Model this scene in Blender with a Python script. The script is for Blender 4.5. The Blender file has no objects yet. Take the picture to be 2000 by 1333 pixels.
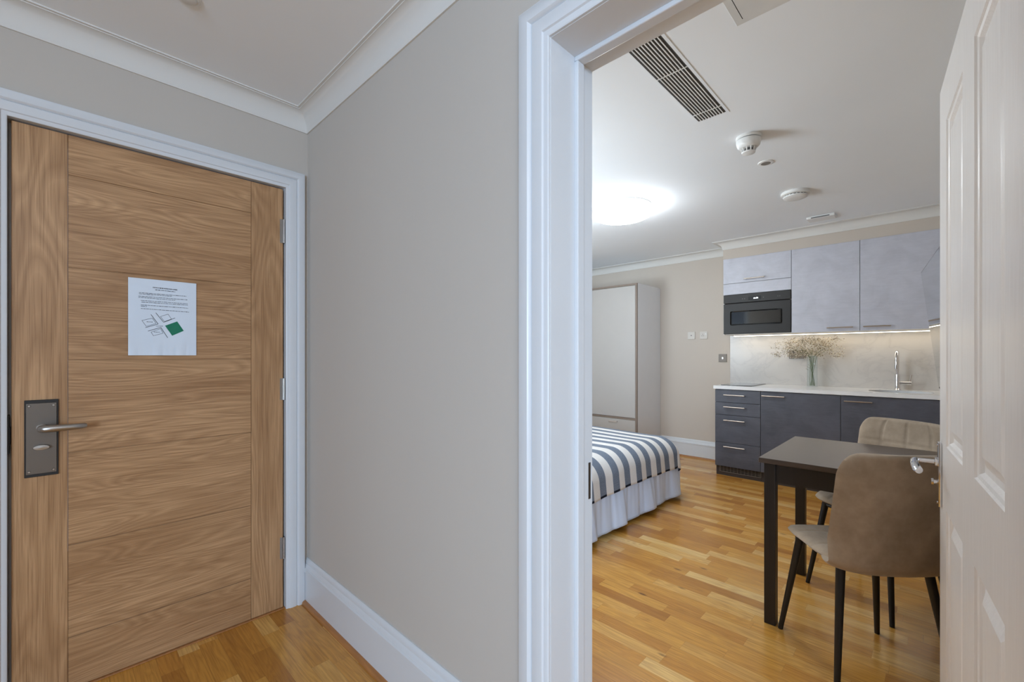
import bpy, bmesh, math, random
from mathutils import Vector, Matrix
random.seed(7)
SC = bpy.context.scene
COL = SC.collection
PI = math.pi

# ------------------------------------------------------------------ camera, world, light, exposure
TH = math.atan2(825.0, 854.0)
cam_d = bpy.data.cameras.new('camera'); cam = bpy.data.objects.new('camera', cam_d); COL.objects.link(cam)
cam.location = (0, 0, 1.2)
cam.rotation_euler = (PI/2, 0, -(PI/2 - (PI/2 - 0) ) )
# forward = (cos TH, sin TH): X axis lies TH to the right of the optical axis
cam.rotation_euler = (PI/2, 0, TH - PI/2)
cam_d.sensor_width = 36.0; cam_d.sensor_fit = 'HORIZONTAL'
cam_d.lens = 36.0*854.0/2000.0
cam_d.shift_y = (695.0-666.5)/2000.0
cam_d.clip_start = 0.02
SC.camera = cam

w = bpy.data.worlds.new('sky'); SC.world = w; w.use_nodes = True
w.node_tree.nodes['Background'].inputs[0].default_value = (0.62, 0.76, 1.0, 1)
w.node_tree.nodes['Background'].inputs[1].default_value = 1.0

vs = SC.view_settings
vs.view_transform = 'Standard'; vs.look = 'None'; vs.gamma = 1.0; vs.use_curve_mapping = False
vs.exposure = 0.27
try:
    SC.cycles.use_denoising = True
    SC.cycles.max_bounces = 10; SC.cycles.diffuse_bounces = 6
    SC.cycles.caustics_reflective = False; SC.cycles.caustics_refractive = False
except Exception: pass

def area(name, loc, direction, sx, sy, power, color):
    d = bpy.data.lights.new(name, 'AREA'); d.shape = 'RECTANGLE'; d.size = sx; d.size_y = sy
    d.energy = power; d.color = color
    o = bpy.data.objects.new(name, d); COL.objects.link(o); o.location = loc
    o.rotation_euler = Vector(direction).to_track_quat('-Z', 'Y').to_euler()
    return o
HALL_WIN = (-3.95, -1.65, 0.45, 2.20)     # y0 y1 z0 z1 in the far side wall of the hall, behind the camera
BED_WIN = (2.45, 3.45, 0.75, 2.10)         # y0 y1 z0 z1 in the partition wall, bedroom side
area('window_daylight_hall', (-3.47, -2.80, 1.33), (1, 0.45, 0.06), 2.2, 1.65, 160, (0.57, 0.76, 1.0)).data.spread = 2.4
area('window_uplight_bedroom', (1.06, 2.95, 1.425), (1, -0.25, 2.0), 0.95, 1.3, 88, (0.78, 0.90, 1.0))  # added lamp for window daylight, tilted steeply up to brighten the bedroom ceiling
LAMP_E = 25.0        # bedroom ceiling lamp
HALL_FILL_E = 25.0   # added hall ceiling lamp, unseen behind the camera
LED_E = 6.5

# ------------------------------------------------------------------ materials
def lin(r, g, b):
    f = lambda c: (c/255/12.92) if c/255 <= .04045 else ((c/255+.055)/1.055)**2.4
    return (f(r), f(g), f(b), 1)
MATS = {}
class NT:
    def __init__(s, name):
        s.m = bpy.data.materials.new(name); s.m.use_nodes = True
        s.t = s.m.node_tree; s.n = s.t.nodes; s.b = s.n['Principled BSDF']
    def add(s, t, **k):
        n = s.n.new(t)
        for a, v in k.items(): setattr(n, a, v)
        return n
    def link(s, a, b): s.t.links.new(a, b)
    def val(s, node, idx, v):
        if hasattr(v, 'is_output') or isinstance(v, bpy.types.NodeSocket): s.link(v, node.inputs[idx])
        else: node.inputs[idx].default_value = v
    def math(s, op, a, b=0.0, c=None):
        n = s.add('ShaderNodeMath', operation=op); s.val(n, 0, a); s.val(n, 1, b)
        if c is not None: s.val(n, 2, c)
        return n.outputs[0]
    def coords(s, which='Object'): return s.add('ShaderNodeTexCoord').outputs[which]
    def mapping(s, vec, scale=(1, 1, 1), loc=(0, 0, 0), rot=(0, 0, 0)):
        n = s.add('ShaderNodeMapping'); s.link(vec, n.inputs[0])
        n.inputs['Scale'].default_value = scale; n.inputs['Location'].default_value = loc; n.inputs['Rotation'].default_value = rot
        return n.outputs[0]
    def noise(s, vec, scale=5, detail=2, rough=.5, dist=0.0):
        n = s.add('ShaderNodeTexNoise'); s.link(vec, n.inputs['Vector'])
        n.inputs['Scale'].default_value = scale; n.inputs['Detail'].default_value = detail
        n.inputs['Roughness'].default_value = rough; n.inputs['Distortion'].default_value = dist
        return n.outputs['Fac']
    def ramp(s, fac, stops, interp='LINEAR'):
        n = s.add('ShaderNodeValToRGB'); s.link(fac, n.inputs[0]); cr = n.color_ramp; cr.interpolation = interp
        while len(cr.elements) < len(stops): cr.elements.new(0.5)
        for e, (p, c) in zip(cr.elements, stops):
            e.position = p; e.color = c if len(c) == 4 else (*c, 1)
        return n.outputs[0]
    def mix(s, fac, a, b, mode='MIX'):
        n = s.add('ShaderNodeMix', data_type='RGBA', blend_type=mode)
        s.val(n, 0, fac)
        for i, v in ((6, a), (7, b)):
            if isinstance(v, tuple): n.inputs[i].default_value = v
            else: s.link(v, n.inputs[i])
        return n.outputs[2]
    def bump(s, h, strength=.2, dist=.01):
        n = s.add('ShaderNodeBump'); s.link(h, n.inputs['Height'])
        n.inputs['Strength'].default_value = strength; n.inputs['Distance'].default_value = dist
        s.link(n.outputs[0], s.b.inputs['Normal'])
    def col(s, c):
        if isinstance(c, tuple): s.b.inputs['Base Color'].default_value = c
        else: s.link(c, s.b.inputs['Base Color'])
    def set(s, rough=None, metal=None, spec=None, trans=None, ior=None, coat=None):
        for k, v in (('Roughness', rough), ('Metallic', metal), ('Specular IOR Level', spec), ('Transmission Weight', trans), ('IOR', ior), ('Coat Weight', coat)):
            if v is not None: s.b.inputs[k].default_value = v

def plain(name, c, rough=.5, metal=0, spec=.5, var=0.05, scale=8, bump=0, bscale=60, stretch=(1, 1, 1), coat=None):
    t = NT(name)
    v = t.mapping(t.coords(), stretch)
    n = t.noise(v, scale, 3)
    d = tuple(max(0, x*(1-var)) for x in c[:3])+(1,); l = tuple(min(1, x*(1+var)) for x in c[:3])+(1,)
    t.col(t.ramp(n, [(.3, d), (.7, l)])); t.set(rough, metal, spec, coat=coat)
    if bump: t.bump(t.noise(v, bscale, 3), bump, .002)
    MATS[name] = t.m
    return t.m

WALL = plain('wall paint', lin(188, 181, 173), .85, var=.012, scale=2, bump=.12, bscale=90, stretch=(1, 1, .12))
WALL_BED = plain('bedroom wall paint', lin(197, 187, 176), .85, var=.012, scale=2, bump=.05)
CEIL = plain('ceiling paint', lin(236, 240, 244), .9, var=.01, scale=2)
CORN = plain('cornice paint', lin(214, 212, 208), .85, var=.01, scale=2)
WHITE = plain('white gloss paint', lin(209, 212, 216), .32, var=.01, scale=3)
DOORW = None
def white_door():
    t = NT('grained white door paint')
    v = t.mapping(t.coords(), (60, 60, 2.2)); n = t.noise(v, 3.0, 4, .6)
    t.col(t.ramp(n, [(.3, lin(231, 226, 222)), (.7, lin(240, 236, 233))])); t.set(.33)
    t.bump(n, .35, .002)
    return t.m
DOORW = white_door()

def oak(name, axis, seed=0.0):
    # axis: 0 grain along x, 2 grain along z
    t = NT(name); co = t.coords()
    s1 = (1.0, 1, 7.0) if axis == 0 else (6.0, 1, .75)
    v = t.mapping(co, s1, (seed, seed*1.7, seed*.6))
    n = t.noise(v, 1.5 if axis == 0 else 1.25, 1.0, .4, .35)
    rings = t.math('FRACT', t.math('MULTIPLY', n, 17.0))
    rings = t.math('ABSOLUTE', t.math('SUBTRACT', rings, .45))
    s2 = (5, 60, 330) if axis == 0 else (330, 60, 5)
    f = t.noise(t.mapping(co, s2), 1.0, 3, .6)
    s3 = (.8, 1, 5) if axis == 0 else (5, 1, .8)
    big = t.noise(t.mapping(co, s3, (3, seed, 2)), 2.2, 2)
    base = t.ramp(big, [(.25, lin(166, 127, 90)), (.75, lin(198, 158, 117))])
    c = t.mix(t.math('MULTIPLY', t.math('SUBTRACT', .5, rings), .7), base, lin(120, 82, 48))
    c = t.mix(t.math('MULTIPLY', t.ramp(f, [(.45, (0, 0, 0, 1)), (.68, (1, 1, 1, 1))]), .5), c, lin(112, 76, 46))
    t.col(c); t.set(.36, spec=.45); t.bump(f, .08, .001)
    return t.m
OAK_H = oak('oak veneer across', 0, .3)
OAK_V = oak('oak veneer upright', 2, 4.1)
OAK_V2 = oak('oak veneer upright second', 2, 7.4)

def floor_mat():
    t = NT('oak strip floor'); co = t.coords()
    sep = t.add('ShaderNodeSeparateXYZ'); t.link(co, sep.inputs[0])
    x, y = sep.outputs[0], sep.outputs[1]
    W = 0.068
    xr = t.math('DIVIDE', t.math('ADD', x, 20.0), W)
    row = t.math('FLOOR', xr); fx = t.math('FRACT', xr)
    wn = t.add('ShaderNodeTexWhiteNoise', noise_dimensions='1D'); t.link(row, wn.inputs['W'])
    r1 = wn.outputs['Value']
    L = t.math('ADD', t.math('MULTIPLY', r1, .22), .30)
    yr = t.math('DIVIDE', t.math('ADD', t.math('ADD', y, 20.0), t.math('MULTIPLY', r1, 37.7)), L)
    pc = t.math('FLOOR', yr); fy = t.math('FRACT', yr)
    cmb = t.add('ShaderNodeCombineXYZ'); t.link(row, cmb.inputs[0]); t.link(pc, cmb.inputs[1])
    w2 = t.add('ShaderNodeTexWhiteNoise', noise_dimensions='2D'); t.link(cmb.outputs[0], w2.inputs['Vector'])
    rnd = w2.outputs['Value']; rc = w2.outputs['Color']
    base = t.ramp(rnd, [(0, lin(176, 118, 46)), (.25, lin(200, 140, 58)), (.6, lin(214, 157, 70)), (.84, lin(222, 171, 92)), (1, lin(234, 193, 122))])
    # grain, shifted for every strip
    sh = t.add('ShaderNodeVectorMath', operation='MULTIPLY_ADD'); t.link(rc, sh.inputs[0]); sh.inputs[1].default_value = (13, 17, 9); t.link(co, sh.inputs[2])
    g = t.noise(t.mapping(sh.outputs[0], (13, 1.5, 1)), 1.5, 1.5, .5, .4)
    rings = t.math('ABSOLUTE', t.math('SUBTRACT', t.math('FRACT', t.math('MULTIPLY', g, 9.0)), .5))
    f = t.noise(t.mapping(sh.outputs[0], (160, 5, 1)), 1, 3, .6)
    c = t.mix(t.math('MULTIPLY', t.math('SUBTRACT', .5, rings), .55), base, lin(140, 88, 38))
    c = t.mix(t.math('MULTIPLY', t.ramp(f, [(.45, (0, 0, 0, 1)), (.72, (1, 1, 1, 1))]), .36), c, lin(112, 68, 28))
    kn = t.add('ShaderNodeTexVoronoi'); t.link(t.mapping(co, (7, 2.6, 1)), kn.inputs['Vector']); kn.inputs['Scale'].default_value = 1.0
    knot = t.ramp(kn.outputs['Distance'], [(.035, (1, 1, 1, 1)), (.075, (0, 0, 0, 1))])
    c = t.mix(t.math('MULTIPLY', knot, .7), c, lin(84, 50, 26))
    ex = t.math('MINIMUM', fx, t.math('SUBTRACT', 1.0, fx)); ex = t.math('LESS_THAN', ex, .009)
    ey = t.math('LESS_THAN', fy, .0025)
    c = t.mix(t.math('MULTIPLY', t.math('MAXIMUM', ex, ey), .35), c, lin(92, 56, 26))
    t.col(c); t.set(.25, spec=.6)
    t.bump(f, .05, .001)
    return t.m
FLOORM = floor_mat()
BEADW = plain('oak beading', lin(164, 112, 66), .4, var=.15, scale=20, stretch=(4, .5, 4))
def concrete(name, c, var, rough):
    t = NT(name); co = t.coords()
    a = t.noise(t.mapping(co, (1, 1, 1)), 4.5, 5, .65, .6); b = t.noise(t.mapping(co, (1, 5, 40)), 2, 4, .6)
    m = t.math('ADD', t.math('MULTIPLY', a, .7), t.math('MULTIPLY', b, .3))
    d = tuple(x*(1-var) for x in c[:3])+(1,); l = tuple(min(1, x*(1+var)) for x in c[:3])+(1,)
    t.col(t.ramp(m, [(.35, d), (.62, l)])); t.set(rough)
    return t.m
LIGHTCON = concrete('pale concrete laminate', lin(188, 189, 199), .09, .42)
DARKCON = concrete('slate concrete laminate', lin(80, 82, 92), .2, .42)
PLINTH = plain('dark plinth laminate', lin(62, 54, 52), .5)
CARC = plain('white carcass laminate', lin(226, 223, 218), .45)
QUARTZ = plain('white quartz', lin(230, 230, 231), .22, var=.008, scale=6)
def marble():
    t = NT('pale veined quartz'); co = t.coords()
    a = t.noise(t.mapping(co, (1, 1, 1.3)), 3.6, 4, .55, .7)
    v = t.math('ABSOLUTE', t.math('SUBTRACT', a, .5))
    t.col(t.ramp(v, [(0, lin(184, 180, 177)), (.03, lin(191, 187, 183)), (.12, lin(194, 190, 186))])); t.set(.28)
    return t.m
MARBLE = marble()
STEEL = plain('brushed steel', lin(176, 172, 168), .34, 1, var=.04, scale=6, stretch=(1, 1, 40))
SATIN = plain('satin nickel', lin(116, 110, 104), .42, 1, var=.03, scale=3)
CHROME = plain('chrome', lin(225, 225, 228), .08, 1, var=.01)
HANDLE = plain('nickel bar handle', lin(186, 174, 162), .3, 1, var=.02)
BLACK = plain('black gasket', lin(28, 24, 22), .6)
BLACKGL = plain('black glass', lin(14, 13, 13), .06, spec=.6)
MWFRONT = plain('dark steel front', lin(33, 29, 26), .42, 0, .3, var=.03)
MWWIN = plain('black oven window', lin(12, 11, 9), .06, spec=.6)
TABLEW = plain('black brown stain', lin(62, 48, 39), .36, var=.3, scale=5, stretch=(30, 1.2, 30), coat=.7)
TABLEW.node_tree.nodes['Principled BSDF'].inputs['Coat Roughness'].default_value = .34
TABLEL = plain('black brown stain of the legs', lin(30, 24, 21), .42, var=.2, scale=5, stretch=(30, 30, 1.2))
LEGB = plain('black metal', lin(22, 21, 22), .45)
def velvet():
    t = NT('taupe velvet'); co = t.coords()
    n = t.noise(co, 9, 4, .65)
    t.col(t.ramp(n, [(.3, lin(153, 136, 117)), (.7, lin(183, 165, 145))])); t.set(.85, spec=.25)
    t.b.inputs['Sheen Weight'].default_value = .35; t.b.inputs['Sheen Roughness'].default_value = .4
    t.bump(t.noise(co, 500, 2), .12, .001)
    return t.m
VELVET = velvet()
def stripes():
    t = NT('striped cotton blanket'); uv = t.coords('UV')
    sep = t.add('ShaderNodeSeparateXYZ'); t.link(uv, sep.inputs[0])
    u, v = sep.outputs[0], sep.outputs[1]
    ph = t.math('FRACT', t.math('DIVIDE', t.math('ADD', u, 40*.157 - 2.29 + .157/4), .157))
    dark = t.math('LESS_THAN', ph, .5)
    weave = t.noise(t.mapping(uv, (700, 120, 1)), 1, 2, .7)
    dcol = t.ramp(weave, [(.3, lin(86, 98, 118)), (.7, lin(140, 148, 160))])
    wcol = t.ramp(weave, [(.3, lin(214, 210, 206)), (.7, lin(232, 230, 228))])
    c = t.mix(dark, wcol, dcol)
    hem = t.math('MULTIPLY', t.math('GREATER_THAN', v, .985), dark)
    c = t.mix(hem, c, lin(34, 40, 54))
    t.col(c); t.set(.9, spec=.1)
    t.bump(t.noise(t.mapping(uv, (500, 500, 1)), 1, 2), .3, .002)
    return t.m
STRIPE = stripes()
SKIRTM = plain('daylight-tinted white cotton skirt', lin(208, 220, 240), .9, var=.02, bump=.2, bscale=300)  # white cotton, the blue daylight falling on it put into the base colour
MATTRESS = plain('mattress ticking', lin(225, 224, 222), .9)
WARD_D = plain('wardrobe door foil', lin(175, 170, 165), .5, var=.01)
WARD_S = plain('wardrobe side foil', lin(220, 220, 222), .5, var=.01)
WARD_H = plain('pale metal pull', lin(176, 166, 158), .45)
WARD_E = plain('taupe edging', lin(128, 113, 101), .5)
PLASTIC = plain('white plastic', lin(226, 226, 224), .4, var=.01)
GREYV = plain('grey slot', lin(92, 92, 92), .6)
VENTL = plain('white vent bars', lin(236, 236, 234), .45)
DUCT = plain('dark duct', lin(74, 72, 70), .9)
VENTW = plain('white vent metal', lin(214, 214, 212), .45)
PAPER = plain('laminated paper', lin(212, 222, 234), .25, var=.02, coat=.5)
INK = plain('black ink', lin(70, 74, 82), .5)
INKD = plain('dark ink', lin(34, 36, 42), .5)
GREEN = plain('green ink', lin(0, 112, 84), .3, var=.08)
STEMG = plain('flower stem', lin(104, 118, 86), .6, var=.2, scale=40)
BLOOM = plain('dried white blossom', lin(226, 218, 202), .9, var=.1, scale=60)
BLOOM2 = plain('faded blossom', lin(150, 134, 112), .9, var=.25, scale=80)
TWIG = plain('thin twig', lin(150, 142, 112), .7, var=.2, scale=40)
SOCKG = plain('grey metal plate', lin(128, 120, 112), .5, .15)
OUTLET = plain('cream white plastic', lin(206, 200, 192), .5, var=.01)
def glass(name, tint=(1, 1, 1, 1), rough=0.0):
    t = NT(name)
    tr = t.add('ShaderNodeBsdfTransparent'); tr.inputs[0].default_value = tint
    gl = t.add('ShaderNodeBsdfGlossy'); gl.inputs['Roughness'].default_value = rough
    lw = t.add('ShaderNodeLayerWeight'); lw.inputs[0].default_value = .5
    fc = t.math('ADD', t.math('MULTIPLY', t.math('POWER', lw.outputs['Facing'], 4.0), .5), .03)
    mx = t.add('ShaderNodeMixShader'); t.link(fc, mx.inputs[0]); t.link(tr.outputs[0], mx.inputs[1]); t.link(gl.outputs[0], mx.inputs[2])
    t.link(mx.outputs[0], t.n['Material Output'].inputs[0])
    return t.m
GLASS = glass('clear glass', (.96, .98, .98, 1))
def emit(name, color, strength):
    t = NT(name); t.col((.9, .9, .9, 1))
    t.b.inputs['Emission Color'].default_value = (*color, 1); t.b.inputs['Emission Strength'].default_value = strength
    return t.m
LAMPM = emit('lamp diffuser', (.90, .96, 1.0), LAMP_E)
HFILLM = emit('added hall lamp diffuser', (1.0, .97, .93), HALL_FILL_E)
LEDM = emit('led strip', (1.0, .87, .66), LED_E)
DISP = emit('display digits', (.85, .93, 1.0), 1.6)
DISPB = plain('display glass', lin(16, 22, 30), .1)
def tv_mat():
    t = NT('television glass'); t.col(lin(9, 9, 10)); t.set(.03, spec=1.0, ior=2.3, coat=1.0)
    return t.m
TVM = tv_mat()

# ------------------------------------------------------------------ geometry helpers
ORG = {}
def thing(name, loc=(0, 0, 0), rz=0.0, label=None, cat=None, group=None, kind=None):
    o = bpy.data.objects.new(name, None); COL.objects.link(o); o.empty_display_size = .1
    o.location = loc; o.rotation_euler = (0, 0, rz); ORG[o.name] = Vector(loc) if rz == 0 else Vector((0, 0, 0))
    return tag(o, label, cat, group, kind)
def tag(o, label=None, cat=None, group=None, kind=None):
    if label: o['label'] = label
    if cat: o['category'] = cat
    if group: o['group'] = group
    if kind: o['kind'] = kind
    return o
class MB:
    def __init__(s): s.bm = bmesh.new()
    def box(s, x0, x1, y0, y1, z0, z1, bev=0, seg=2):
        vs_ = [s.bm.verts.new((x, y, z)) for x in (x0, x1) for y in (y0, y1) for z in (z0, z1)]
        fs = [s.bm.faces.new([vs_[i] for i in q]) for q in ((0, 1, 3, 2), (4, 6, 7, 5), (0, 4, 5, 1), (2, 3, 7, 6), (0, 2, 6, 4), (1, 5, 7, 3))]
        if bev:
            es = list({e for f in fs for e in f.edges})
            bmesh.ops.bevel(s.bm, geom=es, offset=bev, segments=seg, profile=.5, affect='EDGES')
        return s
    def cyl(s, p0, p1, r0, r1=None, n=20, cap=True):
        r1 = r0 if r1 is None else r1
        p0, p1 = Vector(p0), Vector(p1); q = (p1-p0).to_track_quat('Z', 'Y')
        a, b = [], []
        for i in range(n):
            d = q @ Vector((math.cos(2*PI*i/n), math.sin(2*PI*i/n), 0))
            a.append(s.bm.verts.new(p0+d*r0)); b.append(s.bm.verts.new(p1+d*r1))
        for i in range(n): s.bm.faces.new((a[i], a[(i+1) % n], b[(i+1) % n], b[i]))
        if cap: s.bm.faces.new(a[::-1]); s.bm.faces.new(b)
        return s
    def lathe(s, prof, c, n=32, axis='Z', sy=1.0):
        # prof: (radius, height)
        rings = []
        for r, h in prof:
            ring = []
            for i in range(n):
                a = 2*PI*i/n; u, v = r*math.cos(a), r*math.sin(a)*sy
                p = {'Z': (u, v, h), 'Y': (u, h, v), 'X': (h, u, v)}[axis]
                ring.append(s.bm.verts.new(Vector(c)+Vector(p)))
            rings.append(ring)
        for A, B in zip(rings, rings[1:]):
            for i in range(n): s.bm.faces.new((A[i], A[(i+1) % n], B[(i+1) % n], B[i]))
        if prof[0][0] > 1e-6: s.bm.faces.new(rings[0][::-1])
        if prof[-1][0] > 1e-6: s.bm.faces.new(rings[-1])
        return s
    def tube(s, pts, r, n=12, radii=None, cap=True):
        pts = [Vector(p) for p in pts]; rings = []
        t0 = (pts[1]-pts[0]).normalized(); up = Vector((0, 0, 1)) if abs(t0.z) < .9 else Vector((1, 0, 0))
        x = t0.cross(up).normalized()
        for i, p in enumerate(pts):
            t = ((pts[min(i+1, len(pts)-1)]-pts[max(i-1, 0)])).normalized()
            x = (x - t*x.dot(t)).normalized(); y = t.cross(x)
            rr = radii[i] if radii else r
            rings.append([s.bm.verts.new(p+(x*math.cos(2*PI*k/n)+y*math.sin(2*PI*k/n))*rr) for k in range(n)])
        for A, B in zip(rings, rings[1:]):
            for k in range(n): s.bm.faces.new((A[k], A[(k+1) % n], B[(k+1) % n], B[k]))
        if cap: s.bm.faces.new(rings[0][::-1]); s.bm.faces.new(rings[-1])
        return s
    def quad(s, a, b, c, d):
        s.bm.faces.new([s.bm.verts.new(p) for p in (a, b, c, d)]); return s
    def poly_prism(s, pts, vec):
        vec = Vector(vec); a = [s.bm.verts.new(p) for p in pts]; b = [s.bm.verts.new(Vector(p)+vec) for p in pts]
        n = len(a)
        s.bm.faces.new(a[::-1]); s.bm.faces.new(b)
        for i in range(n): s.bm.faces.new((a[i], a[(i+1) % n], b[(i+1) % n], b[i]))
        return s
    def sweep(s, lines, closed_profile=True):
        # lines: one polyline per profile point, all of equal length
        V = [[s.bm.verts.new(p) for p in L] for L in lines]
        m = len(V); k = len(V[0])
        for i in range(m if closed_profile else m-1):
            A, B = V[i], V[(i+1) % m]
            for j in range(k-1): s.bm.faces.new((A[j], A[j+1], B[j+1], B[j]))
        if closed_profile:
            s.bm.faces.new([v[0] for v in V]); s.bm.faces.new([v[-1] for v in V][::-1])
        return s
    def build(s, name, mat, parent=None, smooth=False, loc=None, angle=35):
        bm = s.bm
        bmesh.ops.recalc_face_normals(bm, faces=bm.faces[:])
        org = Vector(loc) if loc is not None else (ORG[parent.name] if parent else Vector((0, 0, 0)))
        bmesh.ops.translate(bm, verts=bm.verts[:], vec=-org)
        me = bpy.data.meshes.new(name); bm.to_mesh(me); bm.free()
        o = bpy.data.objects.new(name, me); COL.objects.link(o)
        me.materials.append(mat)
        if smooth:
            for p in me.polygons: p.use_smooth = True
            me.set_sharp_from_angle(angle=math.radians(angle))
        if parent: o.parent = parent; ORG[o.name] = org
        else: o.location = org; ORG[o.name] = org
        return o
def struct(name, mb, mat, smooth=False, label=None):
    o = mb.build(name, mat, smooth=smooth); o['kind'] = 'structure'
    if label: o['label'] = label
    return o
def rect_frame(plane, d0, u0, u1, h, prof, sgn):
    """architrave round an opening; plane 'X' or 'Y' wall face at d0; prof (w outward, depth proud); sgn = side of room"""
    lines = []
    for w_, d in prof:
        dd = d0+sgn*d; L = []
        for u, z in ((u0-w_, 0), (u0-w_, h+w_), (u1+w_, h+w_), (u1+w_, 0)):
            L.append((dd, u, z) if plane == 'X' else (u, dd, z))
        lines.append(L)
    return MB().sweep(lines)
def run_plan(path, prof):
    """profile (off, z) swept along a plan polyline; off is measured to the LEFT of travel, mitred"""
    P = [Vector((x, y, 0)) for x, y in path]; lines = []
    for off, z in prof:
        L = []
        for i, p in enumerate(P):
            ns = []
            if i > 0: d = (P[i]-P[i-1]).normalized(); ns.append(Vector((-d.y, d.x, 0)))
            if i < len(P)-1: d = (P[i+1]-P[i]).normalized(); ns.append(Vector((-d.y, d.x, 0)))
            if len(ns) == 1: m = ns[0]
            else:
                m = ns[0]+ns[1]; m = m/ (m.dot(ns[0]) if abs(m.dot(ns[0])) > 1e-6 else 1)
            L.append((p.x+m.x*off, p.y+m.y*off, z))
        lines.append(L)
    return MB().sweep(lines)
def text_mesh(body, size, mat, parent, name, mtx):
    pass

# ------------------------------------------------------------------ dimensions (metres)
WX = .848       # hall face of the partition wall
WB = 1.022      # bedroom face of it
EY = 2.215      # hall face of the entrance wall
HC = 2.372      # hall ceiling
BC = 2.40       # bedroom ceiling
BX = 5.20       # kitchen wall
TY = -.22       # television wall
NY = 3.72       # bed head wall
HY, HX = -4.2, -3.5
D0, D1, DH = -.135, .684, 1.989   # doorway

# ------------------------------------------------------------------ shell
f = MB(); f.box(HX-.1, BX+.1, HY-.1, NY+.1, -.06, 0); struct('floor', f, FLOORM)
m = MB(); m.box(HX, WX+.02, HY, EY+.02, HC, HC+.08); struct('ceiling', m, CEIL)
m = MB(); m.box(WB-.02, BX+.02, TY-.02, NY+.02, BC, BC+.06); struct('ceiling', m, CEIL)
# partition with doorway and bedroom window
def wall_grid(plane, a0, a1, span, zspan, holes):
    """box wall between depths a0..a1 along span, with rectangular holes (u0,u1,z0,z1)"""
    us = sorted({span[0], span[1], *[h[0] for h in holes], *[h[1] for h in holes]})
    zs = sorted({zspan[0], zspan[1], *[h[2] for h in holes], *[h[3] for h in holes]})
    b = MB()
    for i in range(len(us)-1):
        runs = []
        for j in range(len(zs)-1):
            uc, zc = (us[i]+us[i+1])/2, (zs[j]+zs[j+1])/2
            if any(h[0] < uc < h[1] and h[2] < zc < h[3] for h in holes): continue
            if runs and abs(runs[-1][1]-zs[j]) < 1e-6: runs[-1][1] = zs[j+1]
            else: runs.append([zs[j], zs[j+1]])
        for z0, z1 in runs:
            if plane == 'X': b.box(a0, a1, us[i], us[i+1], z0, z1)
            else: b.box(us[i], us[i+1], a0, a1, z0, z1)
    return b
struct('wall_partition', wall_grid('X', WX, WX+.085, (HY, EY+.12), (0, 2.47), [(D0-.03, D1+.03, 0, DH+.03)]), WALL)
struct('wall_bedroom', wall_grid('X', WX+.085, WB, (TY-.1, NY+.1), (0, 2.47), [(D0-.03, D1+.03, 0, DH+.03), (BED_WIN[0], BED_WIN[1], BED_WIN[2], BED_WIN[3])]), WALL_BED)
struct('wall_entrance', wall_grid('Y', EY, EY+.12, (HX, WX), (0, 2.45), [(-.150, .775, 0, 2.025)]), WALL)
struct('wall_back', wall_grid('Y', HY-.12, HY, (HX-.1, WX+.085), (0, 2.45), []), WALL)
struct('wall_side', wall_grid('X', HX-.1, HX, (HY, EY+.12), (0, 2.45), [HALL_WIN]), WALL)
struct('wall_kitchen', wall_grid('X', BX, BX+.1, (TY-.1, NY+.1), (0, 2.46), []), WALL_BED)
struct('wall_television', wall_grid('Y', TY-.1, TY, (WB, BX), (0, 2.46), []), WALL_BED)
struct('wall_headboard', wall_grid('Y', NY, NY+.1, (WB, BX), (0, 2.46), []), WALL_BED)
# boxed soffit over the wall units
SX0 = 4.895
m = MB(); m.box(SX0, BX, TY, 1.612, 2.217, BC); struct('wall_soffit', m, WALL_BED)
# windows (behind the camera, they let the daylight in)
def window(n, plane, d, u0, u1, z0, z1, sgn):
    r = thing('window_%d' % n, (0, 0, 0), kind='structure')
    fr = MB(); t = .05
    def bx(a, b, c, e, dd0, dd1, mb):
        if plane == 'X': mb.box(min(dd0, dd1), max(dd0, dd1), a, b, c, e)
        else: mb.box(a, b, min(dd0, dd1), max(dd0, dd1), c, e)
    o1, o2 = d-sgn*.055, d-sgn*.015
    bx(u0, u0+t, z0, z1, o1, o2, fr); bx(u1-t, u1, z0, z1, o1, o2, fr)
    bx(u0+t, u1-t, z0, z0+t, o1, o2, fr); bx(u0+t, u1-t, z1-t, z1, o1, o2, fr)
    um = (u0+u1)/2; bx(um-.025, um+.025, z0+t, z1-t, o1, o2, fr)
    fr.build('window_frame', WHITE, r)
    g = MB(); bx(u0+t, um-.025, z0+t, z1-t, d-sgn*.037, d-sgn*.033, g); bx(um+.025, u1-t, z0+t, z1-t, d-sgn*.037, d-sgn*.033, g)
    g.build('pane', GLASS, r)
window(1, 'X', HX, *HALL_WIN, 1)
window(2, 'X', WB, *BED_WIN, 1)

ARCH = [(0, 0), (0, .008), (.004, .011), (.014, .012), (.017, .016), (.024, .0175), (.044, .0175), (.049, .0165), (.053, .012), (.056, .019), (.060, .0225), (.086, .0235), (.0905, .021), (.0905, 0)]
BASE = [(0, 0), (.020, 0), (.020, .150), (.0245, .153), (.0245, .166), (.018, .171), (.016, .183), (.0125, .187), (.0125, .196), (.009, .205), (.004, .210), (0, .210)]
BEAD = [(.0195, 0), (.036, 0), (.0355, .006), (.033, .011), (.028, .0145), (.0195, .016)]
def cornice(c, drop, proj):
    p = [(0, c), (0, c-drop), (.006, c-drop), (.008, c-drop+.008)]
    for i in range(9):
        a = i/8*PI/2
        p.append((.008+(proj-.020)*(1-math.cos(a)), c-drop+.008+(drop-.016)*math.sin(a)))
    p += [(proj-.010, c-.008), (proj-.010, c-.005), (proj, c-.005), (proj, c)]
    return p
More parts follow.
